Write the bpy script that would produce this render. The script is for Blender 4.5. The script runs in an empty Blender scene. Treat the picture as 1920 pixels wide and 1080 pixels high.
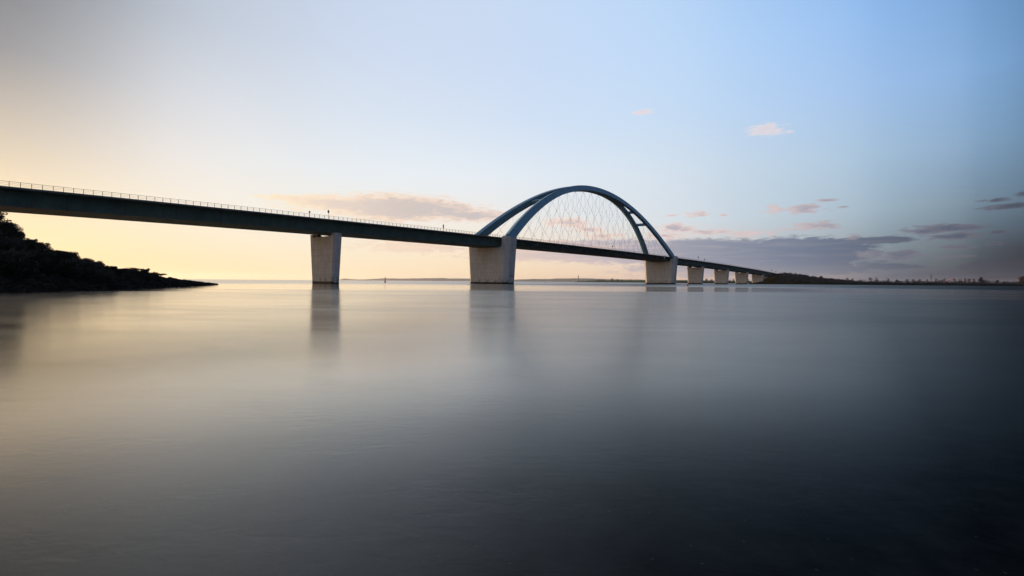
import bpy, math, random
from mathutils import Vector, Matrix

R = random.Random(7)
sc = bpy.context.scene
COL = sc.collection
rad = math.radians

# ------------------------------------------------------------------ camera numbers (metres; camera above the origin, looking along +Y)
F = 921.0            # focal length in units of 1/1920 of the frame width
ROLL = 0.0072
CAM_H = 1.548
def hy(x): return 527.55 + (x - 960) * ROLL
def tanaz(x): return (x - 960) / F
def azel(x, y):
    a = math.atan(tanaz(x))
    return math.degrees(a), math.degrees(math.atan((hy(x) - y) / F * math.cos(a)))
def at(x, d, y=None):
    """world point at forward distance d on bearing x; height from image row y"""
    z = 0.0 if y is None else CAM_H + (hy(x) - y) * d / F
    return Vector((tanaz(x) * d, d, z))

# ------------------------------------------------------------------ node helpers
class NT:
    def __init__(s, nt): s.nt = nt
    def n(s, typ, **kw):
        nd = s.nt.nodes.new(typ)
        for k, v in kw.items(): setattr(nd, k, v)
        return nd
    def put(s, sock, v):
        if hasattr(v, 'node'): s.nt.links.new(v, sock)
        else:
            try: sock.default_value = v
            except Exception: sock.default_value = tuple(v)
    def math(s, op, a, b=0.0, c=None, clamp=False):
        nd = s.n('ShaderNodeMath', operation=op, use_clamp=clamp)
        s.put(nd.inputs[0], a); s.put(nd.inputs[1], b)
        if c is not None: s.put(nd.inputs[2], c)
        return nd.outputs[0]
    def vm(s, op, a, b=(0, 0, 0)):
        nd = s.n('ShaderNodeVectorMath', operation=op)
        s.put(nd.inputs[0], a); s.put(nd.inputs[1], b)
        return nd.outputs['Value'] if op in ('LENGTH', 'DOT_PRODUCT') else nd.outputs[0]
    def mix(s, f, a, b, mode='MIX'):
        nd = s.n('ShaderNodeMix', data_type='RGBA', blend_type=mode)
        s.put(nd.inputs[0], f); s.put(nd.inputs[6], a); s.put(nd.inputs[7], b)
        return nd.outputs[2]
    def ss(s, v, lo, hi, a=0.0, b=1.0, lin=False):
        nd = s.n('ShaderNodeMapRange', interpolation_type='LINEAR' if lin else 'SMOOTHSTEP')
        s.put(nd.inputs[0], v); s.put(nd.inputs[1], lo); s.put(nd.inputs[2], hi); s.put(nd.inputs[3], a); s.put(nd.inputs[4], b)
        return nd.outputs[0]
    def ramp(s, v, stops, interp='LINEAR'):
        nd = s.n('ShaderNodeValToRGB'); cr = nd.color_ramp; cr.interpolation = interp
        while len(cr.elements) < len(stops): cr.elements.new(0.5)
        for e, (p, c) in zip(cr.elements, sorted(stops, key=lambda q: q[0])):
            e.position = p; e.color = (*c, 1)
        s.put(nd.inputs[0], v)
        return nd.outputs[0]
    def noise(s, vec, scale, detail=4, rough=.55, dist=0.0):
        nd = s.n('ShaderNodeTexNoise'); s.put(nd.inputs['Vector'], vec)
        nd.inputs['Scale'].default_value = scale; nd.inputs['Detail'].default_value = detail
        nd.inputs['Roughness'].default_value = rough; nd.inputs['Distortion'].default_value = dist
        return nd.outputs['Fac']

def lin(c): return tuple(((v / 255) / 12.92 if v / 255 <= .04045 else ((v / 255 + .055) / 1.055) ** 2.4) for v in c)

def new_mat(name):
    m = bpy.data.materials.new(name); m.use_nodes = True
    nt = m.node_tree; b = nt.nodes['Principled BSDF']
    return m, NT(nt), b

def plain(name, col, rough=.7, metal=0.0, var=.25, scale=2.0, spec=.5):
    m, t, b = new_mat(name)
    co = t.n('ShaderNodeTexCoord').outputs['Object']
    f = t.noise(co, scale, 5, .6)
    k = t.ss(f, .3, .7, 1 - var, 1 + var, True)
    t.put(b.inputs['Base Color'], t.vm('MULTIPLY', (*col,), t.n_comb(k)) if hasattr(t, 'n_comb') else col + (1,))
    b.inputs['Roughness'].default_value = rough; b.inputs['Metallic'].default_value = metal
    b.inputs['Specular IOR Level'].default_value = spec
    return m
def _comb(s, k):
    nd = s.n('ShaderNodeCombineXYZ')
    for i in range(3): s.put(nd.inputs[i], k)
    return nd.outputs[0]
NT.n_comb = _comb

# ------------------------------------------------------------------ mesh helper
class MB:
    def __init__(s): s.v = []; s.f = []
    def add(s, vs, fs):
        o = len(s.v); s.v += [tuple(v) for v in vs]; s.f += [tuple(i + o for i in f) for f in fs]
    def box(s, x0, x1, y0, y1, z0, z1):
        s.add([(x, y, z) for z in (z0, z1) for y in (y0, y1) for x in (x0, x1)],
              [(0, 2, 3, 1), (4, 5, 7, 6), (0, 1, 5, 4), (2, 6, 7, 3), (0, 4, 6, 2), (1, 3, 7, 5)])
    def loft(s, rings, cap=True, closed=True):
        n = len(rings[0]); o = len(s.v)
        for r in rings: s.v += [tuple(p) for p in r]
        for i in range(len(rings) - 1):
            for j in range(n if closed else n - 1):
                k = (j + 1) % n
                s.f.append((o + i * n + j, o + i * n + k, o + (i + 1) * n + k, o + (i + 1) * n + j))
        if cap:
            s.f.append(tuple(o + j for j in reversed(range(n))))
            s.f.append(tuple(o + (len(rings) - 1) * n + j for j in range(n)))
    def tube(s, pts, r, n=6):
        pts = [Vector(p) for p in pts]
        rs = r if isinstance(r, (list, tuple)) else [r] * len(pts)
        rings = []
        for i, p in enumerate(pts):
            d = (pts[min(i + 1, len(pts) - 1)] - pts[max(i - 1, 0)]).normalized()
            a = d.cross(Vector((0, 0, 1)) if abs(d.z) < .9 else Vector((1, 0, 0))).normalized(); b = d.cross(a)
            rings.append([p + (a * math.cos(2 * math.pi * k / n) + b * math.sin(2 * math.pi * k / n)) * rs[i] for k in range(n)])
        s.loft(rings)
    def lathe(s, prof, n=14):
        s.loft([[(r * math.cos(2 * math.pi * k / n), r * math.sin(2 * math.pi * k / n), z) for k in range(n)] for r, z in prof])
    def build(s, name, mat, parent=None, smooth=False):
        me = bpy.data.meshes.new(name); me.from_pydata(s.v, [], s.f); me.update()
        if mat: me.materials.append(mat)
        if smooth:
            for p in me.polygons: p.use_smooth = True
        o = bpy.data.objects.new(name, me); COL.objects.link(o)
        if parent: o.parent = parent
        return o

def fix_normals(o):
    import bmesh
    bm = bmesh.new(); bm.from_mesh(o.data); bmesh.ops.recalc_face_normals(bm, faces=bm.faces); bm.to_mesh(o.data); bm.free()
    return o

def tag(o, label=None, cat=None, group=None, kind=None):
    if label: o['label'] = label
    if cat: o['category'] = cat
    if group: o['group'] = group
    if kind: o['kind'] = kind
    return o
def empty(name, loc=(0, 0, 0), rz=0.0):
    o = bpy.data.objects.new(name, None); COL.objects.link(o); o.location = loc; o.rotation_euler = (0, 0, rz)
    o.empty_display_size = .5
    return o
def copy_tree(o, parent=None):
    c = o.copy(); COL.objects.link(c)
    if parent is not None: c.parent = parent
    for ch in list(o.children): copy_tree(ch, c)
    return c

# ================================================================== MATERIALS
def concrete_mat():
    m, t, b = new_mat('pier_concrete')
    co = t.n('ShaderNodeTexCoord').outputs['Object']
    sep = t.n('ShaderNodeSeparateXYZ'); t.put(sep.inputs[0], co)
    base = t.noise(co, .35, 6, .6)
    st = t.n('ShaderNodeMapping'); t.put(st.inputs[0], co); st.inputs['Scale'].default_value = (1.6, 1.6, .12)
    streak = t.noise(st.outputs[0], 1.0, 5, .65)
    c = t.ramp(base, [(.3, (.47, .42, .365)), (.7, (.60, .545, .48))])
    c = t.mix(t.ss(streak, .50, .74, 0, .5), c, (.23, .195, .155, 1))
    # board-marked lift joints: horizontal every 2.5 m, vertical every 2.2 m
    def joint(axis, per, w):
        f = t.math('FRACT', t.math('DIVIDE', sep.outputs[axis], per))
        return t.math('LESS_THAN', t.math('ABSOLUTE', t.math('SUBTRACT', f, .5)), w)
    j = t.math('MAXIMUM', joint(2, 2.5, .022), joint(1, 2.2, .02))
    c = t.mix(t.math('MULTIPLY', j, .45), c, (.17, .15, .13, 1))
    # rust and algae marks: under the bearings and by the waterline
    n2 = t.noise(co, .5, 4, .6)
    low = t.math('MULTIPLY', t.ss(sep.outputs[2], 1.0, 4.0, 1, 0), t.ss(n2, .42, .62, 0, .75))
    c = t.mix(low, c, (.115, .10, .06, 1))
    top = t.math('MULTIPLY', t.ss(sep.outputs[2], 15, 19.5, 0, 1), t.ss(streak, .48, .66, 0, .6))
    c = t.mix(top, c, (.20, .155, .085, 1))
    t.put(b.inputs['Base Color'], c); b.inputs['Roughness'].default_value = .85
    b.inputs['Specular IOR Level'].default_value = .25
    bp = t.n('ShaderNodeBump'); bp.inputs['Strength'].default_value = .3; bp.inputs['Distance'].default_value = .05
    t.put(bp.inputs['Height'], t.math('SUBTRACT', base, j)); t.put(b.inputs['Normal'], bp.outputs[0])
    return m

def steel_mat(name, col, per=11.0, rough=.5):
    m, t, b = new_mat(name)
    co = t.n('ShaderNodeTexCoord').outputs['Object']
    sep = t.n('ShaderNodeSeparateXYZ'); t.put(sep.inputs[0], co)
    n = t.noise(co, .25, 6, .65)
    st = t.n('ShaderNodeMapping'); t.put(st.inputs[0], co); st.inputs['Scale'].default_value = (1.1, 1.1, .1)
    n2 = t.noise(st.outputs[0], 1.0, 4, .6)
    k = t.ss(n, .3, .7, .78, 1.22, True)
    c = t.vm('MULTIPLY', col, t.n_comb(k))
    c = t.mix(t.ss(n2, .5, .75, 0, .55), c, (col[0] * .55 + .02, col[1] * .5 + .012, col[2] * .45 + .006, 1))
    f = t.math('FRACT', t.math('DIVIDE', sep.outputs[0], per))
    j = t.math('LESS_THAN', t.math('ABSOLUTE', t.math('SUBTRACT', f, .5)), .012)
    c = t.mix(t.math('MULTIPLY', j, .4), c, (col[0] * .4, col[1] * .4, col[2] * .4, 1))
    t.put(b.inputs['Base Color'], c); b.inputs['Roughness'].default_value = rough; b.inputs['Specular IOR Level'].default_value = .5 if rough < .6 else .15
    bp = t.n('ShaderNodeBump'); bp.inputs['Strength'].default_value = .15; bp.inputs['Distance'].default_value = .05
    t.put(bp.inputs['Height'], t.math('SUBTRACT', n, j)); t.put(b.inputs['Normal'], bp.outputs[0])
    return m

M = {}
M['concrete'] = concrete_mat()
M['stain'] = plain('wet_concrete', (.020, .018, .014), .8, var=.5, scale=.8, spec=.1)
M['girder'] = steel_mat('girder_paint', (.050, .112, .106), 12.5, .75)
M['deck'] = steel_mat('deck_paint', (.036, .070, .068), 7.6, .75)
M['arch'] = steel_mat('arch_paint', (.105, .235, .295), 9.5, .45)
M['rail'] = plain('railing_steel', (.11, .115, .11), .5, var=.2)
M['cable'] = plain('cable_steel', (.16, .16, .16), .5, var=.2)
M['asphalt'] = plain('asphalt', (.05, .05, .05), .9, var=.2, scale=.8)
M['bearing'] = plain('bearing_steel', (.04, .035, .03), .6)
M['sign_back'] = plain('sign_back', (.07, .072, .075), .6)
M['pale_panel'] = plain('pale_panel', (.55, .50, .48), .6)
M['red_paint'] = plain('red_buoy_paint', (.45, .035, .03), .45, var=.15)
M['lit_red'] = plain('lit_red_paint', (.62, .16, .07), .5, var=.15)  # red buoy paint shifted to orange, sunlight painted into the tower
M['dark_wood'] = plain('dark_wet_wood', (.03, .026, .022), .7)
M['white_wall'] = plain('white_render', (.72, .70, .66), .8, var=.08)
M['roof_red'] = plain('red_roof_tiles', (.28, .055, .03), .8)
M['roof_grey'] = plain('grey_roof_tiles', (.12, .11, .11), .8)
M['lattice'] = plain('galvanised_lattice', (.12, .12, .125), .6)
M['bark'] = plain('bark', (.035, .026, .018), .9)
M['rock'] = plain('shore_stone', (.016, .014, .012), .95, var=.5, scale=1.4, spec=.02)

def foliage(name, a, b_):
    m, t, b = new_mat(name)
    g = t.n('ShaderNodeNewGeometry'); oi = t.n('ShaderNodeObjectInfo')
    f = t.math('FRACT', t.math('ADD', g.outputs['Random Per Island'], oi.outputs['Random']))
    t.put(b.inputs['Base Color'], t.mix(f, (*a, 1), (*b_, 1)))
    b.inputs['Roughness'].default_value = .75; b.inputs['Specular IOR Level'].default_value = .2
    return m
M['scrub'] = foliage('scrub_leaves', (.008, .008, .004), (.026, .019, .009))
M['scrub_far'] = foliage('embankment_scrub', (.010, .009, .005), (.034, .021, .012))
M['tree_red'] = foliage('reddish_twigs', (.080, .042, .030), (.150, .078, .052))
M['tree_dark'] = foliage('dark_evergreen', (.020, .024, .016), (.045, .038, .024))
M['tree_far'] = foliage('far_tree_leaves', (.035, .038, .016), (.075, .070, .030))

def ground_mat(name, a, b_, c_, sc_=.15):
    m, t, b = new_mat(name)
    co = t.n('ShaderNodeTexCoord').outputs['Object']
    f = t.noise(co, sc_, 7, .62); f2 = t.noise(co, sc_ * 14, 5, .65)
    c = t.ramp(f, [(.3, a), (.52, b_), (.72, c_)])
    k = t.ss(f2, .3, .7, .6, 1.4, True)
    t.put(b.inputs['Base Color'], t.vm('MULTIPLY', c, t.n_comb(k)))
    b.inputs['Roughness'].default_value = 1.0; b.inputs['Specular IOR Level'].default_value = 0.0
    bp = t.n('ShaderNodeBump'); bp.inputs['Strength'].default_value = .8; bp.inputs['Distance'].default_value = .3
    t.put(bp.inputs['Height'], f2); t.put(b.inputs['Normal'], bp.outputs[0])
    return m
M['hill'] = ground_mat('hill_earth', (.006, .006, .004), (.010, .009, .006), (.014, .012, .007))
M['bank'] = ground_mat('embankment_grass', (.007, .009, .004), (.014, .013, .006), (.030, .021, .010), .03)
M['far_land'] = ground_mat('far_farmland', (.16, .14, .09), (.24, .20, .13), (.30, .25, .17), .004)
M['meadow'] = ground_mat('dyke_meadow', (.06, .085, .018), (.10, .12, .025), (.12, .105, .04), .004)

def water_mat():
    m, t, b = new_mat('sea_water')
    co = t.n('ShaderNodeTexCoord').outputs['Object']
    sep = t.n('ShaderNodeSeparateXYZ'); t.put(sep.inputs[0], co)
    dist = t.vm('LENGTH', co)
    # breeze on the open sound, calmer strip between, smooth water in the lee of the near shore
    mp = t.n('ShaderNodeMapping'); t.put(mp.inputs[0], co); mp.inputs['Scale'].default_value = (.004, .028, 1)
    gust = t.noise(mp.outputs[0], 1.0, 4, .6)
    dg = t.math('ADD', dist, t.ss(gust, .3, .7, -30, 30, True))
    far = t.ss(dg, 170, 260)
    calm = t.math('MULTIPLY', t.ss(dg, 78, 92), t.ss(dg, 200, 160))
    mp2 = t.n('ShaderNodeMapping'); t.put(mp2.inputs[0], co); mp2.inputs['Scale'].default_value = (.012, .07, 1)
    g2 = t.noise(mp2.outputs[0], 1.0, 3, .6)
    rough = t.math('ADD', t.math('MULTIPLY', far, .14), t.ss(g2, .35, .65, .185, .225, True))
    rough = t.math('SUBTRACT', rough, t.math('MULTIPLY', calm, .10))
    mp4 = t.n('ShaderNodeMapping'); t.put(mp4.inputs[0], co); mp4.inputs['Scale'].default_value = (.05, .16, 1); mp4.inputs['Rotation'].default_value = (0, 0, rad(-9))
    sw = t.noise(mp4.outputs[0], 1.0, 5, .62, 1.5)
    rough = t.math('ADD', rough, t.ss(sw, .36, .64, -.015, .02))
    t.put(b.inputs['Roughness'], rough)
    # graded by bearing: warm brightness left and dimness right painted into reflectivity and tint
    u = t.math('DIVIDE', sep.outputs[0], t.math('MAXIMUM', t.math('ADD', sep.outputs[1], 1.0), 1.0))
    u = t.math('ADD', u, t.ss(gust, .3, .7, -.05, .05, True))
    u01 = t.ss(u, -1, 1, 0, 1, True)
    lg = t.ss(t.math('LOGARITHM', t.math('MAXIMUM', dist, 1.5), 10.0), .4, 1.5, 0, 1, True)      # near water (2.5 m) to open water (32 m)
    dk = t.math('MULTIPLY', t.ramp_f(lg, [(0, .11), (.16, .17), (.30, .27), (.47, .50), (.70, .68), (1, .74)]), 2.5)  # foreground dimming put into the reflectivity by distance
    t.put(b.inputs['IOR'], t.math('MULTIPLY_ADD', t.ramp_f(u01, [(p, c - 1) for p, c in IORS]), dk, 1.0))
    glow = t.ramp_f(u01, WARM_GLOW)
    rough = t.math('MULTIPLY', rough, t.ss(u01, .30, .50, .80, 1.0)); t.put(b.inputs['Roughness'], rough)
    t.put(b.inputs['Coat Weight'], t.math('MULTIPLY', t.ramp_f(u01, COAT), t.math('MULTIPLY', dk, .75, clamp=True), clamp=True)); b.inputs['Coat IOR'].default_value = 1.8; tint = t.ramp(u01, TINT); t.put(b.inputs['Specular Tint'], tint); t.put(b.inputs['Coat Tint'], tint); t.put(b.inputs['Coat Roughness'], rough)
    # bed seen faintly through the shallows: dark gravel with a few pale pebbles and a weed patch
    vor = t.n('ShaderNodeTexVoronoi'); t.put(vor.inputs['Vector'], co); vor.inputs['Scale'].default_value = 15.0
    peb = t.math('MULTIPLY', t.math('LESS_THAN', vor.outputs['Distance'], .13),
                 t.math('GREATER_THAN', t.n_sep(vor.outputs['Color'], 0), .86))
    peb = t.math('MULTIPLY', peb, t.ss(dist, 3.0, 6.0, 1, 0))
    grav = t.noise(co, 2.2, 8, .68)
    bed = t.ramp(grav, [(.34, (.002, .0025, .003)), (.66, (.013, .0135, .0125))])
    bed = t.mix(t.math('MULTIPLY', peb, .5), bed, (.06, .065, .062, 1))
    weed = t.ss(t.noise(co, .5, 5, .65), .55, .68, 0, .7)
    bed = t.mix(weed, bed, (.003, .0035, .0035, 1))
    bed = t.mix(t.ss(dist, 4, 16), bed, (.0035, .0042, .005, 1))
    bed = t.mix(t.math('MULTIPLY', glow, t.ss(grav, .25, .75, .8, 1.0)), bed, (.30, .225, .145, 1))  # warm glow painted over the bed colour on the left
    t.put(b.inputs['Base Color'], bed)
    # small wind ripples
    rp = t.n('ShaderNodeMapping'); t.put(rp.inputs[0], co); rp.inputs['Scale'].default_value = (4.2, 8.5, 1); rp.inputs['Rotation'].default_value = (0, 0, rad(-8))
    rip = t.noise(rp.outputs[0], 1.0, 4, .6, .6)
    rp2 = t.n('ShaderNodeMapping'); t.put(rp2.inputs[0], co); rp2.inputs['Scale'].default_value = (.55, 1.2, 1)
    rip2 = t.noise(rp2.outputs[0], 1.0, 4, .6, .4)
    mp3 = t.n('ShaderNodeMapping'); t.put(mp3.inputs[0], co); mp3.inputs['Scale'].default_value = (.22, .5, 1); mp3.inputs['Rotation'].default_value = (0, 0, rad(14))
    patch = t.ss(t.noise(mp3.outputs[0], 1.0, 4, .6, 1.2), .38, .62, .15, 1.0)
    bp = t.n('ShaderNodeBump'); t.put(bp.inputs['Strength'], t.math('MULTIPLY', t.ss(dist, 2, 40, .15, .10), patch)); bp.inputs['Distance'].default_value = .02
    t.put(bp.inputs['Height'], t.math('ADD', rip, t.math('MULTIPLY', rip2, 1.6)))
    t.put(b.inputs['Normal'], bp.outputs[0]); t.put(b.inputs['Coat Normal'], bp.outputs[0])
    return m
def _ramp_f(s, v, stops):
    return s.n_sep(s.ramp(v, [(p, (c, c, c)) for p, c in stops]), 0)
NT.ramp_f = _ramp_f
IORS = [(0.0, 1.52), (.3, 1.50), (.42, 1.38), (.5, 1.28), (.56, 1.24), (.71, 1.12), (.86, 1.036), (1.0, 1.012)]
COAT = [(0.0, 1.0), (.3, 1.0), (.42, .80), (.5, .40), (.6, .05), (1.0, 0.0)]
WARM_GLOW = [(0.0, .40), (.2, .36), (.38, .16), (.5, .05), (.62, .0), (1.0, 0.0)]  # weight of the glow painted into the water, left to right
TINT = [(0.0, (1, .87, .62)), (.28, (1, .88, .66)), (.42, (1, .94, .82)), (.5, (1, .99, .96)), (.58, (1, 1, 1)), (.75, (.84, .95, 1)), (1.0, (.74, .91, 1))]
def _sep(s, v, i):
    nd = s.n('ShaderNodeSeparateXYZ'); s.put(nd.inputs[0], v); return nd.outputs[i]
NT.n_sep = _sep
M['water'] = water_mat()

# ================================================================== WORLD
SUN_AZ, SUN_EL = -53.0, 4.0
def build_world():
    w = bpy.data.worlds.new('World'); sc.world = w; w.use_nodes = True
    nt = w.node_tree; t = NT(nt)
    for nd in list(nt.nodes): nt.nodes.remove(nd)
    out = t.n('ShaderNodeOutputWorld'); bg = t.n('ShaderNodeBackground')
    d = t.n('ShaderNodeTexCoord').outputs['Generated']
    sp = t.n('ShaderNodeSeparateXYZ'); t.put(sp.inputs[0], d)
    az = t.math('MULTIPLY', t.math('ARCTAN2', sp.outputs[0], sp.outputs[1]), 180 / math.pi)
    el = t.math('MULTIPLY', t.math('ARCSINE', sp.outputs[2]), 180 / math.pi)
    az01 = t.ss(az, -180, 180, 0, 1, True)
    # clear-sky colour by bearing (columns) and height above the horizon (rows), evening light
    cols = [-180, -140, -95, -65, -46.2, -35.6, -21.4, 0, 20.3, 34.8, 42.4, 46.2, 75, 120, 180]
    rows = [
     (0,  [(150,150,160),(205,190,170),(235,215,175),(248,222,168),(248,218,164),(250,221,170),(253,230,188),(252,222,184),(230,196,172),(134,124,130),(62,60,70),(26,28,39),(28,34,46),(62,72,90),(150,150,160)]),
     (3,  [(155,160,175),(215,205,190),(235,220,190),(250,230,188),(250,228,184),(252,232,196),(252,236,209),(250,230,204),(222,212,205),(154,162,168),(97,108,117),(54,60,73),(48,56,70),(70,82,104),(155,160,175)]),
     (7,  [(160,168,188),(215,210,205),(228,218,198),(240,226,198),(243,226,196),(248,238,221),(246,241,232),(240,237,233),(214,224,232),(172,191,206),(128,149,166),(98,119,138),(66,80,98),(78,94,120),(160,168,188)]),
     (12, [(160,172,196),(205,208,214),(208,204,200),(208,200,188),(209,198,184),(234,230,226),(236,240,243),(231,239,247),(211,225,239),(176,201,224),(142,172,203),(112,145,176),(78,100,128),(82,102,134),(160,172,196)]),
     (18, [(152,168,198),(190,198,212),(182,182,186),(158,157,160),(157,157,160),(210,213,220),(220,229,241),(214,229,248),(198,221,247),(168,200,240),(140,179,224),(114,154,198),(84,112,150),(86,110,148),(152,168,198)]),
     (24, [(142,162,198),(176,188,210),(160,164,174),(128,130,138),(127,130,138),(186,194,206),(207,219,238),(206,223,248),(190,218,251),(155,195,243),(126,168,218),(102,142,190),(84,114,156),(86,112,154),(142,162,198)]),
     (31, [(132,155,196),(160,176,206),(140,148,166),(126,132,144),(128,134,146),(176,186,200),(198,212,234),(202,221,247),(180,212,249),(138,180,234),(110,152,206),(92,130,180),(82,112,158),(84,110,154),(132,155,196)]),
     (90, [(112,140,188)] * 15),
    ]
    prev = None; pe = None
    for e, cs in rows:
        c = t.ramp(az01, [((a + 180) / 360, lin(q)) for a, q in zip(cols, cs)], 'B_SPLINE' if False else 'CARDINAL')
        if prev is None: prev = c
        else: prev = t.mix(t.ss(el, pe, e, 0, 1, True), prev, c)
        pe = e
    sky = prev
    # atmosphere model underneath, weighted low
    ns = t.n('ShaderNodeTexSky', sky_type='NISHITA'); ns.sun_disc = False
    ns.sun_elevation = rad(SUN_EL); ns.sun_rotation = rad(SUN_AZ); ns.altitude = 0; ns.air_density = 1; ns.dust_density = 1.2
    nsc = t.vm('MULTIPLY', ns.outputs[0], (.12, .12, .12))
    sky = t.mix(NISH, sky, nsc)
    # ---- clouds: soft banks and small puffs, broken up with noise
    cv = t.n('ShaderNodeCombineXYZ'); t.put(cv.inputs[0], az); t.put(cv.inputs[1], el); p = cv.outputs[0]
    sm = t.n('ShaderNodeMapping'); t.put(sm.inputs[0], p); sm.inputs['Scale'].default_value = (.62, 2.3, 1)
    n1 = t.noise(sm.outputs[0], 1.0, 8, .66, .7)
    sm2 = t.n('ShaderNodeMapping'); t.put(sm2.inputs[0], p); sm2.inputs['Scale'].default_value = (.16, .55, 1); sm2.inputs['Location'].default_value = (3.1, 7.7, 0)
    n2 = t.noise(sm2.outputs[0], 1.0, 5, .6, .3)
    sm3 = t.n('ShaderNodeMapping'); t.put(sm3.inputs[0], p); sm3.inputs['Scale'].default_value = (.16, 2.6, 1); sm3.inputs['Location'].default_value = (1.7, 2.3, 0)
    n3 = t.noise(sm3.outputs[0], 1.0, 6, .62, .4)
    def field(blobs):
        acc = None
        for x, y, hx, hyy, s_ in blobs:
            a0, e0 = azel(x, y); a1, _ = azel(x + hx, y); _, e1 = azel(x, y - hyy)
            q = t.vm('LENGTH', t.vm('MULTIPLY', t.vm('SUBTRACT', p, (a0, e0, 0)), (1 / (a1 - a0), 1 / (e1 - e0), 0)))
            v = t.math('MULTIPLY', t.math('SUBTRACT', 1.0, q), s_)
            acc = v if acc is None else t.math('MAXIMUM', acc, v)
        return acc
    bank = field([(1010,470,190,26,1),(1150,472,200,30,1.1),(1330,476,230,36,1.2),(1490,472,200,34,1.2),(1555,492,70,24,1.1),(1490,500,240,22,1.0),(1625,451,120,9,1.1),(1660,500,100,8,.9),
                  (1880,503,130,20,1.0),(1780,516,200,9,.7),(1330,505,300,26,.55),(790,462,190,20,.55),(960,478,160,20,.6)])
    streak = field([(630,382,150,24,1.1),(745,390,200,36,1.4),(830,395,120,22,1.1),(880,404,110,18,1.1),(560,372,110,10,.8),(560,392,100,12,.5)])
    puffs = field([(640,371,60,6,.7),(985,392,0.1 + 40,6,.6),(905,384,22,4,.6),
                   (1062,417,66,13,1.1),(1100,431,48,9,1.1),(1130,444,60,8,1),(1262,427,48,12,1.2),(1285,429,26,9,1.1),(1318,435,54,9,1.1),(1250,441,80,9,.9),(1356,435,22,5,1),(1405,438,62,9,1.1),
                   (1306,401,34,8,1.15),(1262,404,40,3,.6),(1352,404,18,4,.7),(1432,243,50,16,1.1),(1478,248,30,10,.6),(1200,210,28,9,1),(1508,392,56,14,1.2),(1448,393,30,14,.95),(1528,424,64,11,1.2),(1545,376,30,5,.85),
                   (1480,430,40,4,.7),(1762,429,115,13,1.2),(1725,434,36,12,1.0),(1795,443,95,10,1.2),(1872,435,42,7,1.1),(1885,387,72,9,1.15),(1868,375,46,6,1),(1915,364,24,8,.8),
                   (1790,463,56,7,1),(1692,478,62,14,1.25),(1634,476,42,10,1.2),(1868,456,32,6,1),(1790,481,70,5,.9),(1600,444,22,12,.8),(1580,388,18,3,.7)])
    k1 = t.math('MULTIPLY', t.math('SUBTRACT', n1, .5), 2.7)
    k2 = t.math('MULTIPLY', t.math('SUBTRACT', n2, .5), 2.0)
    mb = t.ss(t.math('ADD', bank, t.math('ADD', t.math('MULTIPLY', k1, .45), t.math('MULTIPLY', k2, .25))), .10, .40)
    mp_ = t.ss(t.math('ADD', puffs, k1), .14, .74)
    ms = t.ss(t.math('ADD', streak, t.math('MULTIPLY', k1, .55)), .18, .58)
    sdn = t.ss(t.math('ADD', streak, t.math('MULTIPLY', k1, .6)), .40, .95)
    dens = t.ss(t.math('ADD', puffs, k1), .45, 1.25)
    def azr(stops): return t.ramp(az01, [((azel(x, 400)[0] + 180) / 360, lin(c)) for x, c in stops])
    cb = azr([(500,(250,228,196)),(800,(240,215,196)),(1000,(216,196,192)),(1150,(186,179,189)),(1300,(144,149,167)),(1480,(110,121,145)),(1620,(92,104,126)),(1780,(76,80,94)),(1920,(54,57,70))])
    cbl = azr([(500,(255,235,200)),(800,(248,222,196)),(1000,(240,212,196)),(1150,(222,196,190)),(1300,(164,162,173)),(1480,(128,135,151)),(1620,(108,112,126)),(1780,(82,82,92)),(1920,(58,60,70))])
    cpl = azr([(500,(255,232,196)),(700,(250,226,204)),(960,(246,222,206)),(1100,(246,216,200)),(1300,(228,204,198)),(1440,(214,194,194)),(1520,(196,178,180)),(1590,(158,152,160)),(1640,(124,122,134)),(1760,(116,112,124)),(1920,(84,88,100))])
    cpd = azr([(500,(252,226,196)),(700,(216,200,192)),(900,(199,189,190)),(1100,(202,190,194)),(1300,(174,168,182)),(1440,(226,206,206)),(1520,(158,156,172)),(1700,(96,102,122)),(1920,(62,70,86))])
    low = t.ss(el, .6, 3.4, 1, 0)
    sky = t.mix(t.math('MULTIPLY', mb, t.ss(el, .1, 2.2, .55, .92)), sky, t.mix(t.math('MAXIMUM', t.math('MULTIPLY', low, .7), t.ss(n3, .46, .66, 0, .85)), cb, cbl))
    sky = t.mix(t.math('MULTIPLY', ms, .88), sky, t.mix(sdn, azr([(500,(255,234,200)),(700,(250,222,196)),(950,(238,214,200))]), azr([(500,(252,226,196)),(640,(228,208,196)),(760,(208,194,188)),(950,(196,187,190))])))
    hi = t.ss(el, 8, 13)
    cpl = t.mix(hi, cpl, (*lin((236, 222, 222)), 1)); cpd = t.mix(hi, cpd, (*lin((230, 212, 214)), 1))
    sky = t.mix(t.math('MULTIPLY', mp_, t.ss(hi, 0, 1, .88, .72, True)), sky, t.mix(dens, cpl, cpd))
    t.put(bg.inputs[0], sky); bg.inputs[1].default_value = 1.0
    nt.links.new(bg.outputs[0], out.inputs[0])
    w.cycles.sampling_method = 'MANUAL'; w.cycles.sample_map_resolution = 512
NISH = .04
build_world()

sun = bpy.data.lights.new('sun', 'SUN'); sun.energy = 5.0; sun.angle = rad(.5); sun.color = (1.0, .62, .33)
so = bpy.data.objects.new('sun', sun); COL.objects.link(so)
dv = Vector((math.sin(rad(SUN_AZ)) * math.cos(rad(SUN_EL)), math.cos(rad(SUN_AZ)) * math.cos(rad(SUN_EL)), math.sin(rad(SUN_EL))))
so.rotation_euler = dv.to_track_quat('Z', 'Y').to_euler(); so.location = dv * 300 + Vector((0, 0, 5))

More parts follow.
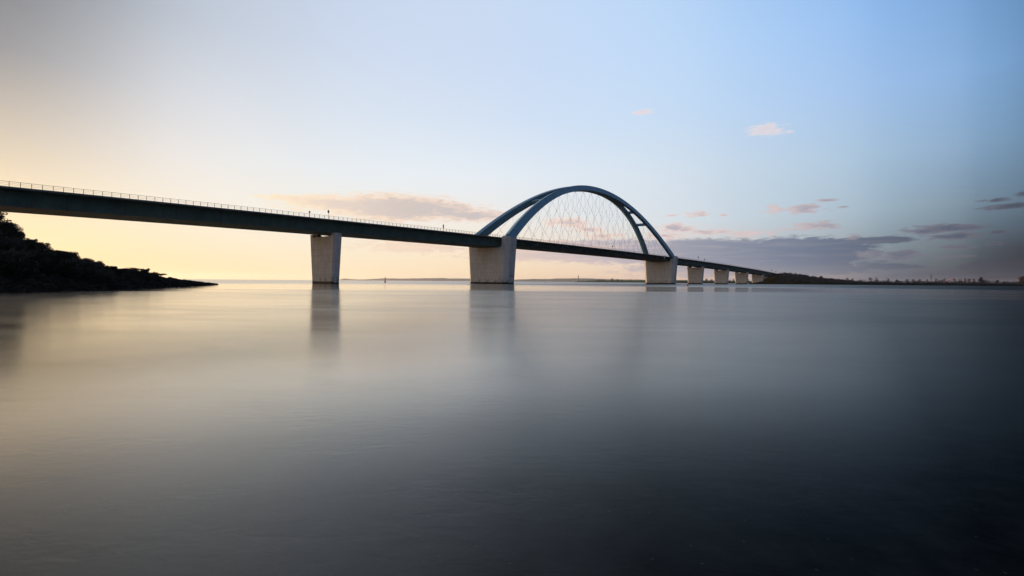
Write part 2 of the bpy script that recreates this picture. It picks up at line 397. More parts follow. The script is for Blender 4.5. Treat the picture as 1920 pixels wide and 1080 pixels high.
# ================================================================== WATER
mb = MB(); L = 14500
mb.add([(-L, -L, 0), (L, -L, 0), (L, L, 0), (-L, L, 0)], [(0, 1, 2, 3)])
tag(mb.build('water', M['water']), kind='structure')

# ================================================================== BRIDGE   (local X along the bridge, Y away from the camera)
PHI = .6692
bridge = empty('arch_bridge', (-11.47, 276.81, 0), math.pi / 2 - PHI)
tag(bridge, 'long steel bridge with one leaning network arch on concrete piers across the water', 'bridge')
def dz(s): return 25.7036 - 1.9075e-5 * (s - 136.56) ** 2
S_END = 762.0
def frange(a, b, st):
    n = max(1, int(round((b - a) / st))); return [a + (b - a) * i / n for i in range(n + 1)]

def sweep(sect, ss):
    """sect(s) -> list of (t, dz) clockwise"""
    m = MB(); m.loft([[(s, t_, dz(s) + z_) for t_, z_ in sect(s)] for s in ss]); return m
def gsect(s):
    dp = 4.35 if s < -150 else 4.35 + (s + 150) / 150 * .35 if s < 0 else 4.9
    return [(-10.6, 0), (-10.6, -.34), (-8.1, -.62), (-7.7, -dp), (7.7, -dp), (8.1, -.62), (10.6, -.34), (10.6, 0)]
for a, b_ in ((-306, -1.5), (249.9, S_END)):
    g = fix_normals(sweep(gsect, frange(a, b_, 8)).build('approach_girder', M['girder'], bridge))
    # lower flange and vertical stiffeners belong to the girder web
    f = MB()
    for side in (-1, 1):
        f.loft([[(s, side * 7.55, dz(s) + gsect(s)[3][1] - .09), (s, side * 8.05, dz(s) + gsect(s)[3][1] - .09), (s, side * 8.05, dz(s) + gsect(s)[3][1] - .003), (s, side * 7.55, dz(s) + gsect(s)[3][1] - .003)] for s in frange(a, b_, 8)])
    fix_normals(f.build('bottom_flange', M['girder'], g))
    k = MB()
    for side in (-1, 1):
        k.loft([[(s, side * 10.62, dz(s) - .36), (s, side * 10.74, dz(s) - .36), (s, side * 10.74, dz(s) + .10), (s, side * 10.62, dz(s) + .10)] for s in frange(a, b_, 8)])
    fix_normals(k.build('edge_beam', M['rail'], g))
def msect(s):
    return [(-10.6, 0), (-10.6, -1.25), (-9.9, -1.35), (-9.9, -2.2), (-9.2, -3.6), (9.2, -3.6), (9.9, -2.2), (9.9, -1.35), (10.6, -1.25), (10.6, 0)]
md = fix_normals(sweep(msect, frange(-1.45, 249.85, 6)).build('main_deck', M['deck'], bridge))
for s in frange(3, 245, 7.6):       # cross-girder ends along the fascia
    for side in (-1, 1):
        k = MB(); y0, y1 = sorted((side * 9.93, side * 10.5)); k.box(s - .18, s + .18, y0, y1, dz(s) - 2.2, dz(s) - 1.36)
        k.build('cross_girder', M['deck'], md)
k = MB()
for side in (-1, 1):
    k.loft([[(s, side * 10.62, dz(s) - .5), (s, side * 10.76, dz(s) - .5), (s, side * 10.76, dz(s) + .12), (s, side * 10.62, dz(s) + .12)] for s in frange(4, 244, 6)])
fix_normals(k.build('edge_beam', M['rail'], md))
fix_normals(sweep(lambda s: [(-10.2, .004), (-10.2, .09), (10.2, .09), (10.2, .004)], frange(-306, S_END, 8)).build('road_surface', M['asphalt'], bridge))

# ---- piers
def octa(s0, w, T, we, c, z):
    w2, t2, e2 = w / 2, T / 2, we / 2
    return [(s0 - w2, -t2 + c, z), (s0 - e2, -t2, z), (s0 + e2, -t2, z), (s0 + w2, -t2 + c, z), (s0 + w2, t2 - c, z), (s0 + e2, t2, z), (s0 - e2, t2, z), (s0 - w2, t2 - c, z)]
def halfcut(r, t0, side):
    """the part of an octagon ring beyond |t| = t0 on one side"""
    w2 = max(p[0] for p in r) ; w1 = min(p[0] for p in r); z = r[0][2]
    if side < 0: return [(w1, -t0, z), r[0], r[1], r[2], r[3], (w2, -t0, z)]
    return [(w1, t0, z), (w2, t0, z), r[4], r[5], r[6], r[7]]
def pier(s0, w, Tb, Tt, we, c, zt, znotch, tnotch):
    m = MB()
    def ring(z):
        k_ = z / zt; return octa(s0, w * (1 + .08 * k_), Tb + (Tt - Tb) * k_, we * (1 + .08 * k_), c, z)
    m.loft([ring(-1.5), ring(znotch)])
    o = fix_normals(m.build('pier', M['concrete'], bridge))
    for side in (-1, 1):
        b2 = MB(); b2.loft([halfcut(ring(znotch + .003), tnotch, side), halfcut(ring(zt), tnotch, side)])
        fix_normals(b2.build('pier_head', M['concrete'], o))
    cl = MB(); cl.loft([[(s0 + (p[0] - s0) * (1 + .10 / w), p[1] * (1 + .10 / Tb), z_) for p in ring(0)] for z_ in (-1.0, 1.0)])
    fix_normals(cl.build('waterline_band', M['stain'], o))
    return o
for s0 in (-102, 350.4, 452.4, 554.4, 656.4):
    gb = dz(s0) + gsect(s0)[3][1] - .1
    o = pier(s0, 3.3, 15.6, 18.9, 2.2, .9, gb - .15, gb - 1.25, 6.6)
    for tt in (-5.3, 5.3):
        b2 = MB(); b2.box(s0 - .9, s0 + .9, tt - .8, tt + .8, gb - 1.24, gb - .45); b2.box(s0 - .6, s0 + .6, tt - .55, tt + .55, gb - .45, gb - .004)
        b2.build('bearing', M['bearing'], o)
for s0, dp in ((0, 4.7), (248.4, 4.9)):
    zt = dz(s0) + .45; zn = dz(s0) - dp - .22
    o = pier(s0, 8.8, 28.0, 31.4, 5.0, 2.2, zt, zn, 10.95)
    sg = 1 if s0 == 0 else -1
    b2 = MB(); x0, x1 = sorted((s0 + sg * .4, s0 + sg * 3.9)); b2.box(x0, x1, -10.9, 10.9, zn + .004, dz(s0) - 3.72)
    b2.build('bearing_wall', M['concrete'], o)
    for tt in (-6, 0, 6):
        for ds in ((-2.8,) if s0 == 0 else (2.8,)):
            top = (dz(s0 + ds) - (dp if (ds < 0) == (s0 == 0) else 3.6)) - .1
            b2 = MB(); b2.box(s0 + ds - .9, s0 + ds + .9, tt - .9, tt + .9, zn + .004, top + .09)
            b2.build('bearing', M['bearing'], o)
# abutment at the far end
ab = MB()
ab.loft([[(S_END + .3, -12, z_), (S_END + 6, -12, z_), (S_END + 6, 12, z_), (S_END + .3, 12, z_)] for z_ in (-1, dz(S_END) - .1)])
for side in (-1, 1):
    y0, y1 = sorted((side * 12.003, side * 13)); ab.box(S_END - 6, S_END + 14, y0, y1, -1, dz(S_END) + .6)
ab.box(S_END - 4, S_END + .297, -11.9, 11.9, -1, dz(S_END) - 5.2)
ab.build('abutment', M['concrete'], bridge)

# ---- arch ribs
A0, A1, AZ, AH = -3.1, 249.11, 22.97, 47.4
SM, SL = (A0 + A1) / 2, (A1 - A0) / 2
TF, TC, AE = 13.2, 1.9, 2.06
def ah(s): return 1 - abs((s - SM) / SL) ** AE
def apt(s, side, off=0.0, lat=0.0):
    h = ah(s); p = Vector((s, side * (TF - (TF - TC) * h), AZ + AH * h))
    e = .05; h0, h1 = ah(s - e), ah(s + e)
    d = Vector((2 * e, -side * (TF - TC) * (h1 - h0), AH * (h1 - h0))).normalized()
    pl = Vector((0, side * -(TF - TC), AH)).normalized()       # up along the leaning plane
    nrm = (pl - d * pl.dot(d)).normalized(); bi = d.cross(nrm)
    return p + nrm * off + bi * lat
def rdep(h): return 5.2 - 1.6 * max(h, 0)
def rlat(h): return 2.6 - .6 * max(h, 0)
for side in (-1, 1):
    m = MB(); rings = []
    for i in range(73):
        a = -.9765 + 2 * .9765 * i / 72; s = SM + a * SL; h = ah(s); dpt, lt = rdep(h) / 2, rlat(h) / 2
        rings.append([apt(s, side, dpt, -lt), apt(s, side, dpt, lt), apt(s, side, -dpt, lt), apt(s, side, -dpt, -lt)])
    m.loft(rings)
    rib = fix_normals(m.build('arch_rib', M['arch'], bridge))
    # foot block where the rib lands on the pier head
    for s0 in (0, 248.4):
        b2 = MB(); t0 = side * 12.8
        b2.loft([[(s0 - 4.15 + i_ * .3, t0 - 1.6, z_), (s0 + 4.15 - i_ * .3, t0 - 1.6, z_), (s0 + 4.15 - i_ * .3, t0 + 1.6, z_), (s0 - 4.15 + i_ * .3, t0 + 1.6, z_)] for i_, z_ in ((0, dz(s0) + .453), (1, dz(s0) + 1.0))])
        fix_normals(b2.build('rib_foot', M['arch'], rib))
# crown plate between the ribs where they meet, and the cross braces
m = MB(); rings = []
for s in frange(SM - 42, SM + 42, 4):
    h = ah(s); dpt = rdep(h) / 2 - .25; lt = rlat(h) / 2
    l = apt(s, -1, dpt); r_ = apt(s, 1, dpt); l2 = apt(s, -1, -dpt); r2 = apt(s, 1, -dpt)
    rings.append([l, r_, r2, l2])
m.loft(rings); fix_normals(m.build('crown_plate', M['arch'], bridge))
for s in (65.5, 44.5, 180.7, 201.7):
    m = MB(); h = ah(s); dpt = .95
    a, b_ = apt(s, -1), apt(s, 1)
    e = .05; d = (apt(s + e, -1) - apt(s - e, -1)); d.y = 0; d.normalize(); n_ = Vector((-d.z, 0, d.x))
    y0, y1 = a.y + 1.2, b_.y - 1.2
    m.loft([[Vector((a.x, y, a.z)) + d * .8 * i_ + n_ * dpt * j_ for i_, j_ in ((-1, -1), (1, -1), (1, 1), (-1, 1))] for y in (y0, y1)])
    fix_normals(m.build('cross_brace', M['arch'], bridge))

# ---- network hangers: two crossing sets on each rib, every cable its own part
NH = 20
for side in (-1, 1):
    for i in range(NH):
        s = A0 + 14 + (A1 - A0 - 28) * (i + .5) / NH
        h = ah(s); top = apt(s, side, -rdep(h) / 2 + .05)
        for lean in (-1, 1):
            sd = s + lean * (7.5 + 17.5 * h)
            sd = max(6, min(242, sd))
            hd = 0.0
            bot = Vector((sd, side * 11.6, dz(sd) - .2))
            m = MB(); m.tube([bot, top], .048, 5)
            # clamp sleeves where cables cross
            for f_ in (.33, .66):
                c = bot.lerp(top, f_); dd = (top - bot).normalized() * .4; m.tube([c - dd, c + dd], .11, 5)
            m.build('hanger', M['cable'], bridge)
# hanger anchor ledge along the main deck edge
m = MB()
for side in (-1, 1):
    y0, y1 = sorted((side * 10.763, side * 11.9))
    m.loft([[(s, y0, dz(s) - .75), (s, y1, dz(s) - .75), (s, y1, dz(s) - .2), (s, y0, dz(s) - .2)] for s in frange(4.6, 243.8, 6)])
fix_normals(m.build('anchor_ledge', M['deck'], md))

# ---- railings
SP, DP = -192.293, 1.9826
def railing(side):
    t0 = side * 10.68
    def zr(s): return dz(s) + (.10 if True else 0)
    spans = [(-306, -4.6), (4.6, 243.8), (252.9, S_END)]
    root = MB()
    for a, b_ in spans: root.tube([(s, t0, zr(s) + 1.20) for s in frange(a, b_, 10)], .045, 5)
    rl = root.build('railing', M['rail'], bridge)
    mid = MB()
    for a, b_ in spans:
        for hh in (.42, .80): mid.tube([(s, t0, zr(s) + hh) for s in frange(a, b_, 10)], .022, 4)
    mid.build('lower_rail', M['rail'], rl)
    ns_ = [SP + DP * i for i in range(int((-306 - SP) / DP), int((S_END - SP) / DP))]
    ns_ = [s for s in ns_ if any(a <= s <= b_ for a, b_ in spans)]
    pm = MB(); pm.box(-.055, .055, -.05, .05, 0, 1.20)
    first = None; many = MB(); k = 0
    for s in ns_:
        if side < 0 and s > SP - DP * 1.5 and k < 100:
            if first is None: o = first = pm.build('post', M['rail'], rl)
            else: o = first.copy(); COL.objects.link(o); o.parent = rl
            o.location = (s, t0, zr(s)); k += 1
        else: many.box(s - .035, s + .035, t0 - .035, t0 + .035, zr(s), zr(s) + 1.20)
    tag(many.build('post', M['rail'], rl), kind='stuff')
for side in (-1, 1): railing(side)
# crash barrier between road and railing on the far side
m = MB()
m.loft([[(s, 6.1, dz(s) + .55), (s, 6.16, dz(s) + .55), (s, 6.16, dz(s) + .86), (s, 6.1, dz(s) + .86)] for s in frange(-306, S_END, 10)])
for s in frange(-304, S_END - 2, 4): m.box(s - .05, s + .05, 6.165, 6.25, dz(s) + .095, dz(s) + .8)
fix_normals(m.build('crash_barrier', M['rail'], bridge))

# ---- small signs and signal posts standing on the deck (things of their own)
BM = Matrix.Translation(bridge.location) @ Matrix.Rotation(math.pi / 2 - PHI, 4, 'Z')
def bworld(s, t_, z_): return BM @ Vector((s, t_, z_))
def s_of_px(x, t_):
    lo, hi = -200.0, 900.0
    for _ in range(60):
        mid = (lo + hi) / 2; w_ = bworld(mid, t_, 0); px = 960 + F * w_.x / w_.y
        if px < x: lo = mid
        else: hi = mid
    return lo
def bridge_sign(name, x, hgt, shape, label, cat='sign', w=.5, hh=.9, mat='sign_back'):
    s = s_of_px(x, -9.3)
    r_ = empty(name, bworld(s, -9.3, dz(s) + .09), math.pi / 2 - PHI)
    tag(r_, label, cat, 'small signs and signals on the bridge deck')
    m = MB(); m.tube([(0, 0, 0), (0, 0, hgt)], .06, 6); m.build('post', M['lattice'], r_)
    m = MB(); n_ = 18
    if shape == 'oval': pr = [(math.cos(2 * math.pi * k_ / n_) * w / 2, math.sin(2 * math.pi * k_ / n_) * hh / 2) for k_ in range(n_)]
    else: pr = [(-w / 2, -hh / 2), (w / 2, -hh / 2), (w / 2, hh / 2), (-w / 2, hh / 2)]
    m.loft([[(x_, y_, hgt - hh / 2 + .1 + z_) for x_, z_ in pr] for y_ in (-.14, -.06)])
    fix_normals(m.build('panel', M[mat], r_)).rotation_euler = (0, 0, rad(-60))
    return r_
bridge_sign('signal_post', 579.8, 2.3, 'box', 'short dark signal box on a post just left of the slender pier', w=.55, hh=.75)
bridge_sign('round_sign', 615.2, 3.5, 'oval', 'tall dark oval sign on a post above the slender left pier', w=.75, hh=1.2)
bridge_sign('signal_post', 830.7, 3.2, 'box', 'narrow dark sign post on the deck between left pier and arch foot', w=.55, hh=1.7)
bridge_sign('signal_post', 1148, 3.2, 'box', 'small dark sign post on the deck under the right half of the arch', w=.9, hh=.9)
bridge_sign('round_sign', 1308.8, 4.6, 'oval', 'dark round sign on the deck just right of the arch', w=1.2, hh=1.4)
bridge_sign('signal_post', 1320.5, 3.2, 'box', 'low dark sign on the deck above the first pier right of the arch', w=1.0, hh=1.1)
bridge_sign('round_sign', 1447, 5.4, 'oval', 'dark round sign at the far right end of the bridge', w=1.7, hh=2.0)
bridge_sign('signal_post', 1454.5, 4.4, 'box', 'rightmost dark sign post where the bridge meets the embankment', w=1.3, hh=1.6)
# pale board hung on the fascia by the right arch pier
s = s_of_px(1243.5, -11.0)
nb = empty('navigation_board', bworld(s, -12.0, dz(s) - 2.2), math.pi / 2 - PHI)
tag(nb, 'pale weathered board hung on the bridge edge beside the right arch foot', 'board')
m = MB(); m.box(-1.1, 1.1, -.06, .06, 0, 2.6); m.build('panel', M['pale_panel'], nb)
m = MB()
for x_ in (-.9, .9): m.box(x_ - .06, x_ + .06, .063, .12, -.1, 3.0)
m.build('bracket', M['rail'], nb)

# ================================================================== FOLIAGE
def leaves(m, blobs, n, size, rnd, flat=.6):
    """scatter small leaf-clump quads through the volume of a few lumps (more near the skin)"""
    for _ in range(n):
        c, r_ = rnd.choice(blobs)
        while True:
            d = Vector((rnd.gauss(0, 1), rnd.gauss(0, 1), rnd.gauss(0, 1)))
            if d.length > .1: break
        d.normalize(); q = rnd.random() ** .45
        p = Vector((c[0] + d.x * r_[0] * q, c[1] + d.y * r_[1] * q, c[2] + d.z * r_[2] * q))
        if p.z < .02: p.z = abs(p.z) * .3 + .02
        s_ = size * rnd.uniform(.5, 1.5)
        a = Vector((rnd.gauss(0, 1), rnd.gauss(0, 1), rnd.gauss(0, 1))).normalized(); b_ = a.orthogonal().normalized()
        a *= s_; b_ *= s_ * flat
        m.add([p - a, p + b_ * .9 - a * .1, p + a, p - b_ * .8 + a * .15], [(0, 1, 2, 3)])
def limbs(m, h, spread, n, rnd, r0):
    m.tube([(0, 0, -.3), (rnd.uniform(-.1, .1) * h * .3, 0, h * .35), (0, 0, h * .6)], [r0, r0 * .7, r0 * .35], 5)
    for _ in range(n):
        a = rnd.uniform(0, 6.28); z0 = h * rnd.uniform(.15, .5); z1 = h * rnd.uniform(.6, 1.02); k_ = spread * rnd.uniform(.3, .95)
        m.tube([(0, 0, z0), (math.cos(a) * k_ * .55, math.sin(a) * k_ * .55, (z0 + z1) * .52), (math.cos(a) * k_, math.sin(a) * k_, z1)], [r0 * .45, r0 * .28, r0 * .08], 4)
def shrub_proto(seed, kind):
    """unit-height shrub meshes: (crown, stem)"""
    rnd = random.Random(seed); c = MB(); w = {'round': .62, 'low': 1.05, 'spiky': .55, 'tree': .55}[kind]
    bl = []
    nb_ = {'round': 15, 'low': 13, 'spiky': 18, 'tree': 10}[kind]
    for _ in range(nb_):
        a = rnd.uniform(0, 6.28); k_ = w * rnd.uniform(.15, .75)
        if kind == 'spiky': bl.append(((math.cos(a) * k_, math.sin(a) * k_, rnd.uniform(.08, .8)), (.11, .11, rnd.uniform(.18, .34))))
        elif kind == 'low': r_ = rnd.uniform(.25, .42); bl.append(((math.cos(a) * k_, math.sin(a) * k_, rnd.uniform(.12, .66)), (r_ * 1.2, r_ * 1.2, r_ * .8)))
        elif kind == 'tree': r_ = rnd.uniform(.17, .28); bl.append(((math.cos(a) * k_, math.sin(a) * k_, rnd.uniform(.48, .86)), (r_, r_, r_ * .7)))
        else: r_ = rnd.uniform(.2, .34); bl.append(((math.cos(a) * k_, math.sin(a) * k_, rnd.uniform(.08, .76)), (r_, r_, r_ * .9)))
    leaves(c, bl, {'spiky': 1300, 'tree': 1300}.get(kind, 2800), .046, rnd)
    st = MB(); limbs(st, .95, w * .8, {'spiky': 16, 'tree': 8}.get(kind, 7), rnd, .035)
    def me(mb_, nm, mat):
        x_ = bpy.data.meshes.new(nm); x_.from_pydata(mb_.v, [], mb_.f); x_.materials.append(mat); return x_
    return me(c, 'crown', M['scrub']), me(st, 'stem', M['bark'])
PROTO = {k_: [shrub_proto(100 + 10 * i + j, k_) for j in range(3)] for i, k_ in enumerate(('round', 'low', 'spiky', 'tree'))}
def shrub(kind, loc, h, wid, label, group=None, name='shrub', cat='shrub'):
    cm, sm_ = R.choice(PROTO[kind])
    r_ = empty(name, loc, R.uniform(0, 6.28)); tag(r_, label, cat, group)
    for nm, me_ in (('crown', cm), ('stem', sm_)):
        o = bpy.data.objects.new(nm, me_); COL.objects.link(o); o.parent = r_; o.scale = (wid, wid, h)
    return r_

# ================================================================== LEFT SHORE: hill, spit, scrub and stones
def interp(tab, x):
    if x <= tab[0][0]: return tab[0][1]
    for (a, u), (b_, v) in zip(tab, tab[1:]):
        if x <= b_: return u + (v - u) * (x - a) / (b_ - a)
    return tab[-1][1]
SHORE = [(-700, 46), (-400, 47), (-200, 48), (0, 50.5), (60, 51.5), (111, 55), (200, 62), (255, 74), (300, 85), (350, 100), (380, 117), (412, 140)]
CRESTY = [(-700, 240), (-400, 290), (-200, 355), (-100, 388), (0, 428), (30, 440), (50, 457), (95, 473), (120, 479), (150, 491), (200, 504), (250, 511), (300, 519), (330, 525.4), (350, 527.8), (380, 531.0), (412, 534)]
CRESTD = [(-700, 24), (-200, 26), (0, 26), (150, 24), (250, 18), (300, 12), (350, 6), (412, 1.5)]
WIDTH = [(-700, 120), (-200, 110), (0, 90), (200, 60), (300, 26), (350, 13), (412, 3)]
def crest(x):
    d = interp(SHORE, x) + interp(CRESTD, x); return d, min(16, CAM_H + (hy(x) - interp(CRESTY, x)) * d / F)
def hill_z(x, d):
    ds = interp(SHORE, x); dc, zc = crest(x); w = interp(WIDTH, x)
    q = d - ds
    if q < 0: return max(-2.2, q * .35)
    if d <= dc:
        k_ = q / max(dc - ds, .1); beach = min(1.0, q * .22)
        return min(zc, beach) + max(0, zc - min(zc, beach)) * (k_ ** 1.15)
    if q <= w * .75: return zc
    if q <= w: return zc - (zc + .5) * ((q - w * .75) / (w * .25)) ** 1.5
    return -.5 - min(1.5, (q - w) * .4)
hrnd = random.Random(3)
NX, ND = 150, 46
m = MB(); vs = []
for i in range(NX + 1):
    x = -700 + (418 + 700) * i / NX; w = interp(WIDTH, x); ds = interp(SHORE, x)
    for j in range(ND + 1):
        d = ds - 5 + (w + 12) * (j / ND) ** 1.35
        z = hill_z(x, d)
        if z > .3: z += hrnd.uniform(-.18, .22) * min(1, z * .4)
        vs.append((tanaz(x) * d, d, z))
fs = []
for i in range(NX):
    for j in range(ND):
        a = i * (ND + 1) + j; fs.append((a, a + ND + 1, a + ND + 2, a + 1))
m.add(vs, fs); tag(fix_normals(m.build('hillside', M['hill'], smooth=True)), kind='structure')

def on_hill(x, dq):
    d = interp(SHORE, x) + dq; return Vector((tanaz(x) * d, d, hill_z(x, d)))
# skyline scrub: (x of centre, top row, half width in px, kind, label)
SKY = [(-40, 392, 40, 'round', 'tall bushy tree rising past the left frame edge on the hilltop', 'tree'),
       (4, 409, 22, 'round', 'tallest dark bush in view at the left frame edge on the hilltop', 'shrub'),
       (24, 421, 16, 'round', 'dark rounded bush with a ragged right side high on the left hill', 'shrub'),
       (44, 447, 12, 'low', 'low dark bush in the dip between the hilltop bushes', 'shrub'),
       (60, 446, 9, 'tree', 'small open crowned tree standing above the hill scrub', 'tree'),
       (79, 453, 14, 'round', 'sloping dark bush right of the small open crowned tree', 'shrub'),
       (94, 467, 10, 'low', 'low bush left of the flat topped hedge on the hill', 'shrub'),
       (113, 469.5, 14, 'round', 'left half of the flat topped hedge midway down the hill', 'shrub'),
       (134, 471, 15, 'round', 'blunt right end of the flat topped hedge midway down the hill', 'shrub'),
       (160, 484.5, 15, 'spiky', 'spiky bush just below the flat topped hedge', 'shrub'),
       (181, 488, 18, 'spiky', 'thin twiggy bush on the slope right of the spiky bush', 'shrub'),
       (196, 500, 12, 'low', 'low dark scrub in the saddle above the stony shore', 'shrub'),
       (214, 506, 12, 'low', 'lowest small bush in the gap between scrub clumps', 'shrub'),
       (242, 501, 19, 'round', 'long rounded bush near the foot of the hill', 'shrub'),
       (268, 502.5, 18, 'spiky', 'twiggy bush near the foot of the hill', 'shrub'),
       (286, 509, 12, 'spiky', 'small low bush next to the last scrub above the spit', 'shrub'),
       (302, 512.5, 10, 'tree', 'last small windblown bush at the start of the stony spit', 'shrub')]
for x, yt, hw, kind, lab, cat in SKY:
    d, zc = crest(x); d += R.uniform(-1, 1); z = hill_z(x, d)
    ztop = CAM_H + (hy(x) - yt) * d / F; h = max(.5, ztop - z + .15)
    wid = hw * d / F / {'round': .62, 'low': .95, 'spiky': .6, 'tree': .6}[kind]
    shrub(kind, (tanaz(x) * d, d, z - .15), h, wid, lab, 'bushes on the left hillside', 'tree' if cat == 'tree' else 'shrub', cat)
n_ = 0
while n_ < 170:
    x = R.uniform(-230, 296); k_ = R.random(); dq = 3.5 + (interp(CRESTD, x) - 3.0) * k_
    if interp(CRESTD, x) < 6: continue
    p = on_hill(x, dq); dc, zc = crest(x)
    h = R.uniform(.9, 2.4) * (1 if x < 200 else .6)
    # keep below the skyline
    top_allowed = CAM_H + (zc + .7 - CAM_H) * p.y / dc
    h = min(h, max(.5, top_allowed - p.z))
    shrub(R.choice(['low', 'low', 'round', 'spiky']), (p.x, p.y, p.z - .1), h, h * R.uniform(.8, 1.5),
          'dark low scrub bush covering the shaded slope of the left hill', 'scrub on the left hill slope')
    n_ += 1

for i in range(46):
    x = -90 + 385 * (i + R.random()) / 46; d, zc = crest(x); d += R.uniform(-2, 1.5); z = hill_z(x, d); h = R.uniform(.6, 1.25) * (1 if x < 200 else .75)
    shrub(R.choice(['low', 'round', 'spiky']), (tanaz(x) * d, d, z - .15), h, h * R.uniform(.8, 1.3), 'small dark scrub bush filling the ridge line of the left hill', 'scrub along the ridge of the left hill')

def rock(m, c, r_, rnd):
    n = 7; rings = []
    for z_, k_ in ((-.5, .75), (-.05, 1.0), (.35, .8), (.62, .35)):
        rings.append([(c[0] + r_ * k_ * rnd.uniform(.75, 1.2) * math.cos(6.283 * i / n), c[1] + r_ * k_ * rnd.uniform(.75, 1.2) * math.sin(6.283 * i / n), c[2] + r_ * z_ * rnd.uniform(.85, 1.15)) for i in range(n)])
    m.loft(rings)
rr = random.Random(11); m = MB()
for _ in range(1500):
    x = rr.uniform(-260, 408) if rr.random() < .6 else rr.uniform(220, 408)
    lim = min(interp(WIDTH, x) * .8, 9)
    dq = rr.uniform(-.8, lim); p = on_hill(x, dq)
    rock(m, (p.x, p.y, max(p.z, -.15)), rr.uniform(.12, .42), rr)
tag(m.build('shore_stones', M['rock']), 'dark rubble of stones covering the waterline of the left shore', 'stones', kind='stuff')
for i in range(26):
    x = 318 + 92 * (i + rr.uniform(0, .7)) / 26; dq = interp(CRESTD, x) * rr.uniform(.75, 1.1); p = on_hill(x, dq)
    m = MB(); rock(m, (0, 0, 0), rr.uniform(.28, .6), rr); o = m.build('boulder', M['rock']); o.location = (p.x, p.y, p.z + .08)
    tag(o, 'dark boulder on the ridge of the stony spit below the bridge' if i < 25 else 'outermost dark boulder at the very tip of the stony spit', 'rock', 'boulders along the spit')

# ================================================================== RIGHT SHORE
RS_S = [(1405, 735), (1425, 715), (1450, 705), (1520, 695), (1670, 690), (1900, 655), (2300, 600), (2900, 520)]
RS_Y = [(1405, 531), (1420, 527), (1436, 521), (1450, 514.5), (1458, 512.6), (1470, 512.3), (1486, 513.4), (1505, 516), (1525, 519.2), (1545, 522.5), (1560, 523.5), (1590, 527), (1620, 528.3), (1700, 530.3), (1800, 531), (1920, 531.5), (2900, 537)]
def rshore_z(x, d):
    ds = interp(RS_S, x); q = d - ds
    dc = ds + (150 if x < 1600 else 70); zc = CAM_H + (hy(x) - interp(RS_Y, x)) * dc / F
    if q < 0: return max(-2, q * .1)
    if q < 12: return min(zc, .9 * q / 12)
    if d < dc: return .9 + (max(zc, .9) - .9) * ((d - ds - 12) / (dc - ds - 12)) ** .8
    return max(zc, .9) if q < 500 else .9
m = MB(); vs = []; fs = []; NX, ND = 120, 30; g_ = random.Random(5)
for i in range(NX + 1):
    x = 1405 + (2900 - 1405) * (i / NX) ** 1.8; ds = interp(RS_S, x)
    for j in range(ND + 1):
        d = ds - 15 + 900 * (j / ND) ** 1.7; z = rshore_z(x, d)
        if z > 1: z += g_.uniform(-.25, .25)
        vs.append((tanaz(x) * d, d, z))
for i in range(NX):
    for j in range(ND):
        a = i * (ND + 1) + j; fs.append((a, a + ND + 1, a + ND + 2, a + 1))
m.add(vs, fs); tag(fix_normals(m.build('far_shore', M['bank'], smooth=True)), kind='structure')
# dense scrub on the embankment and along the shore belt: reads as one mass
rs = random.Random(21); m = MB()
for _ in range(1300):
    x = rs.uniform(1462, 1600) if rs.random() < .5 else rs.uniform(1560, 2050)
    ds = interp(RS_S, x); d = ds + (rs.uniform(25, 160) if x < 1600 else rs.uniform(14, 75))
    z = rshore_z(x, d); h = rs.uniform(1.2, 2.6) if x < 1600 else rs.uniform(2.2, 4.6)
    c = (tanaz(x) * d, d, z + h * .45)
    leaves(m, [(c, (h * 1.3, h * 1.3, h * .55))], 30, .5, rs)
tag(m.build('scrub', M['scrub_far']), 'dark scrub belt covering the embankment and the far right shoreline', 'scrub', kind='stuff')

def far_tree(x, d, ytop, wpx, mat, label, seed, style='bare', group=None, base=None, n=900):
    rnd = random.Random(seed); zb = rshore_z(x, d) if base is None else base
    h = CAM_H + (hy(x) - ytop) * d / F - zb; w = wpx * d / F / 2
    r_ = empty('tree', (tanaz(x) * d, d, zb - .1)); tag(r_, label, 'tree', group)
    t_ = MB(); limbs(t_, h * .9, w * .85, 9, rnd, h * .022); t_.build('trunk', M['bark'], r_)
    c = MB(); bl = []
    for _ in range(15):
        a = rnd.uniform(0, 6.28); q = rnd.uniform(.12, .84); k_ = w * rnd.uniform(.1, .62) * math.sqrt(max(.05, 1 - ((q - .42) / .46) ** 2))
        rr_ = w * rnd.uniform(.28, .42) * (1.15 - .5 * q); bl.append(((math.cos(a) * k_, math.sin(a) * k_, h * q), (rr_, rr_, h * rnd.uniform(.14, .24))))
    leaves(c, bl, n if style == 'bare' else n * 2, h * (.040 if style == 'bare' else .042), rnd, .45 if style == 'bare' else .7)
    c.build('crown', mat, r_)
    return r_
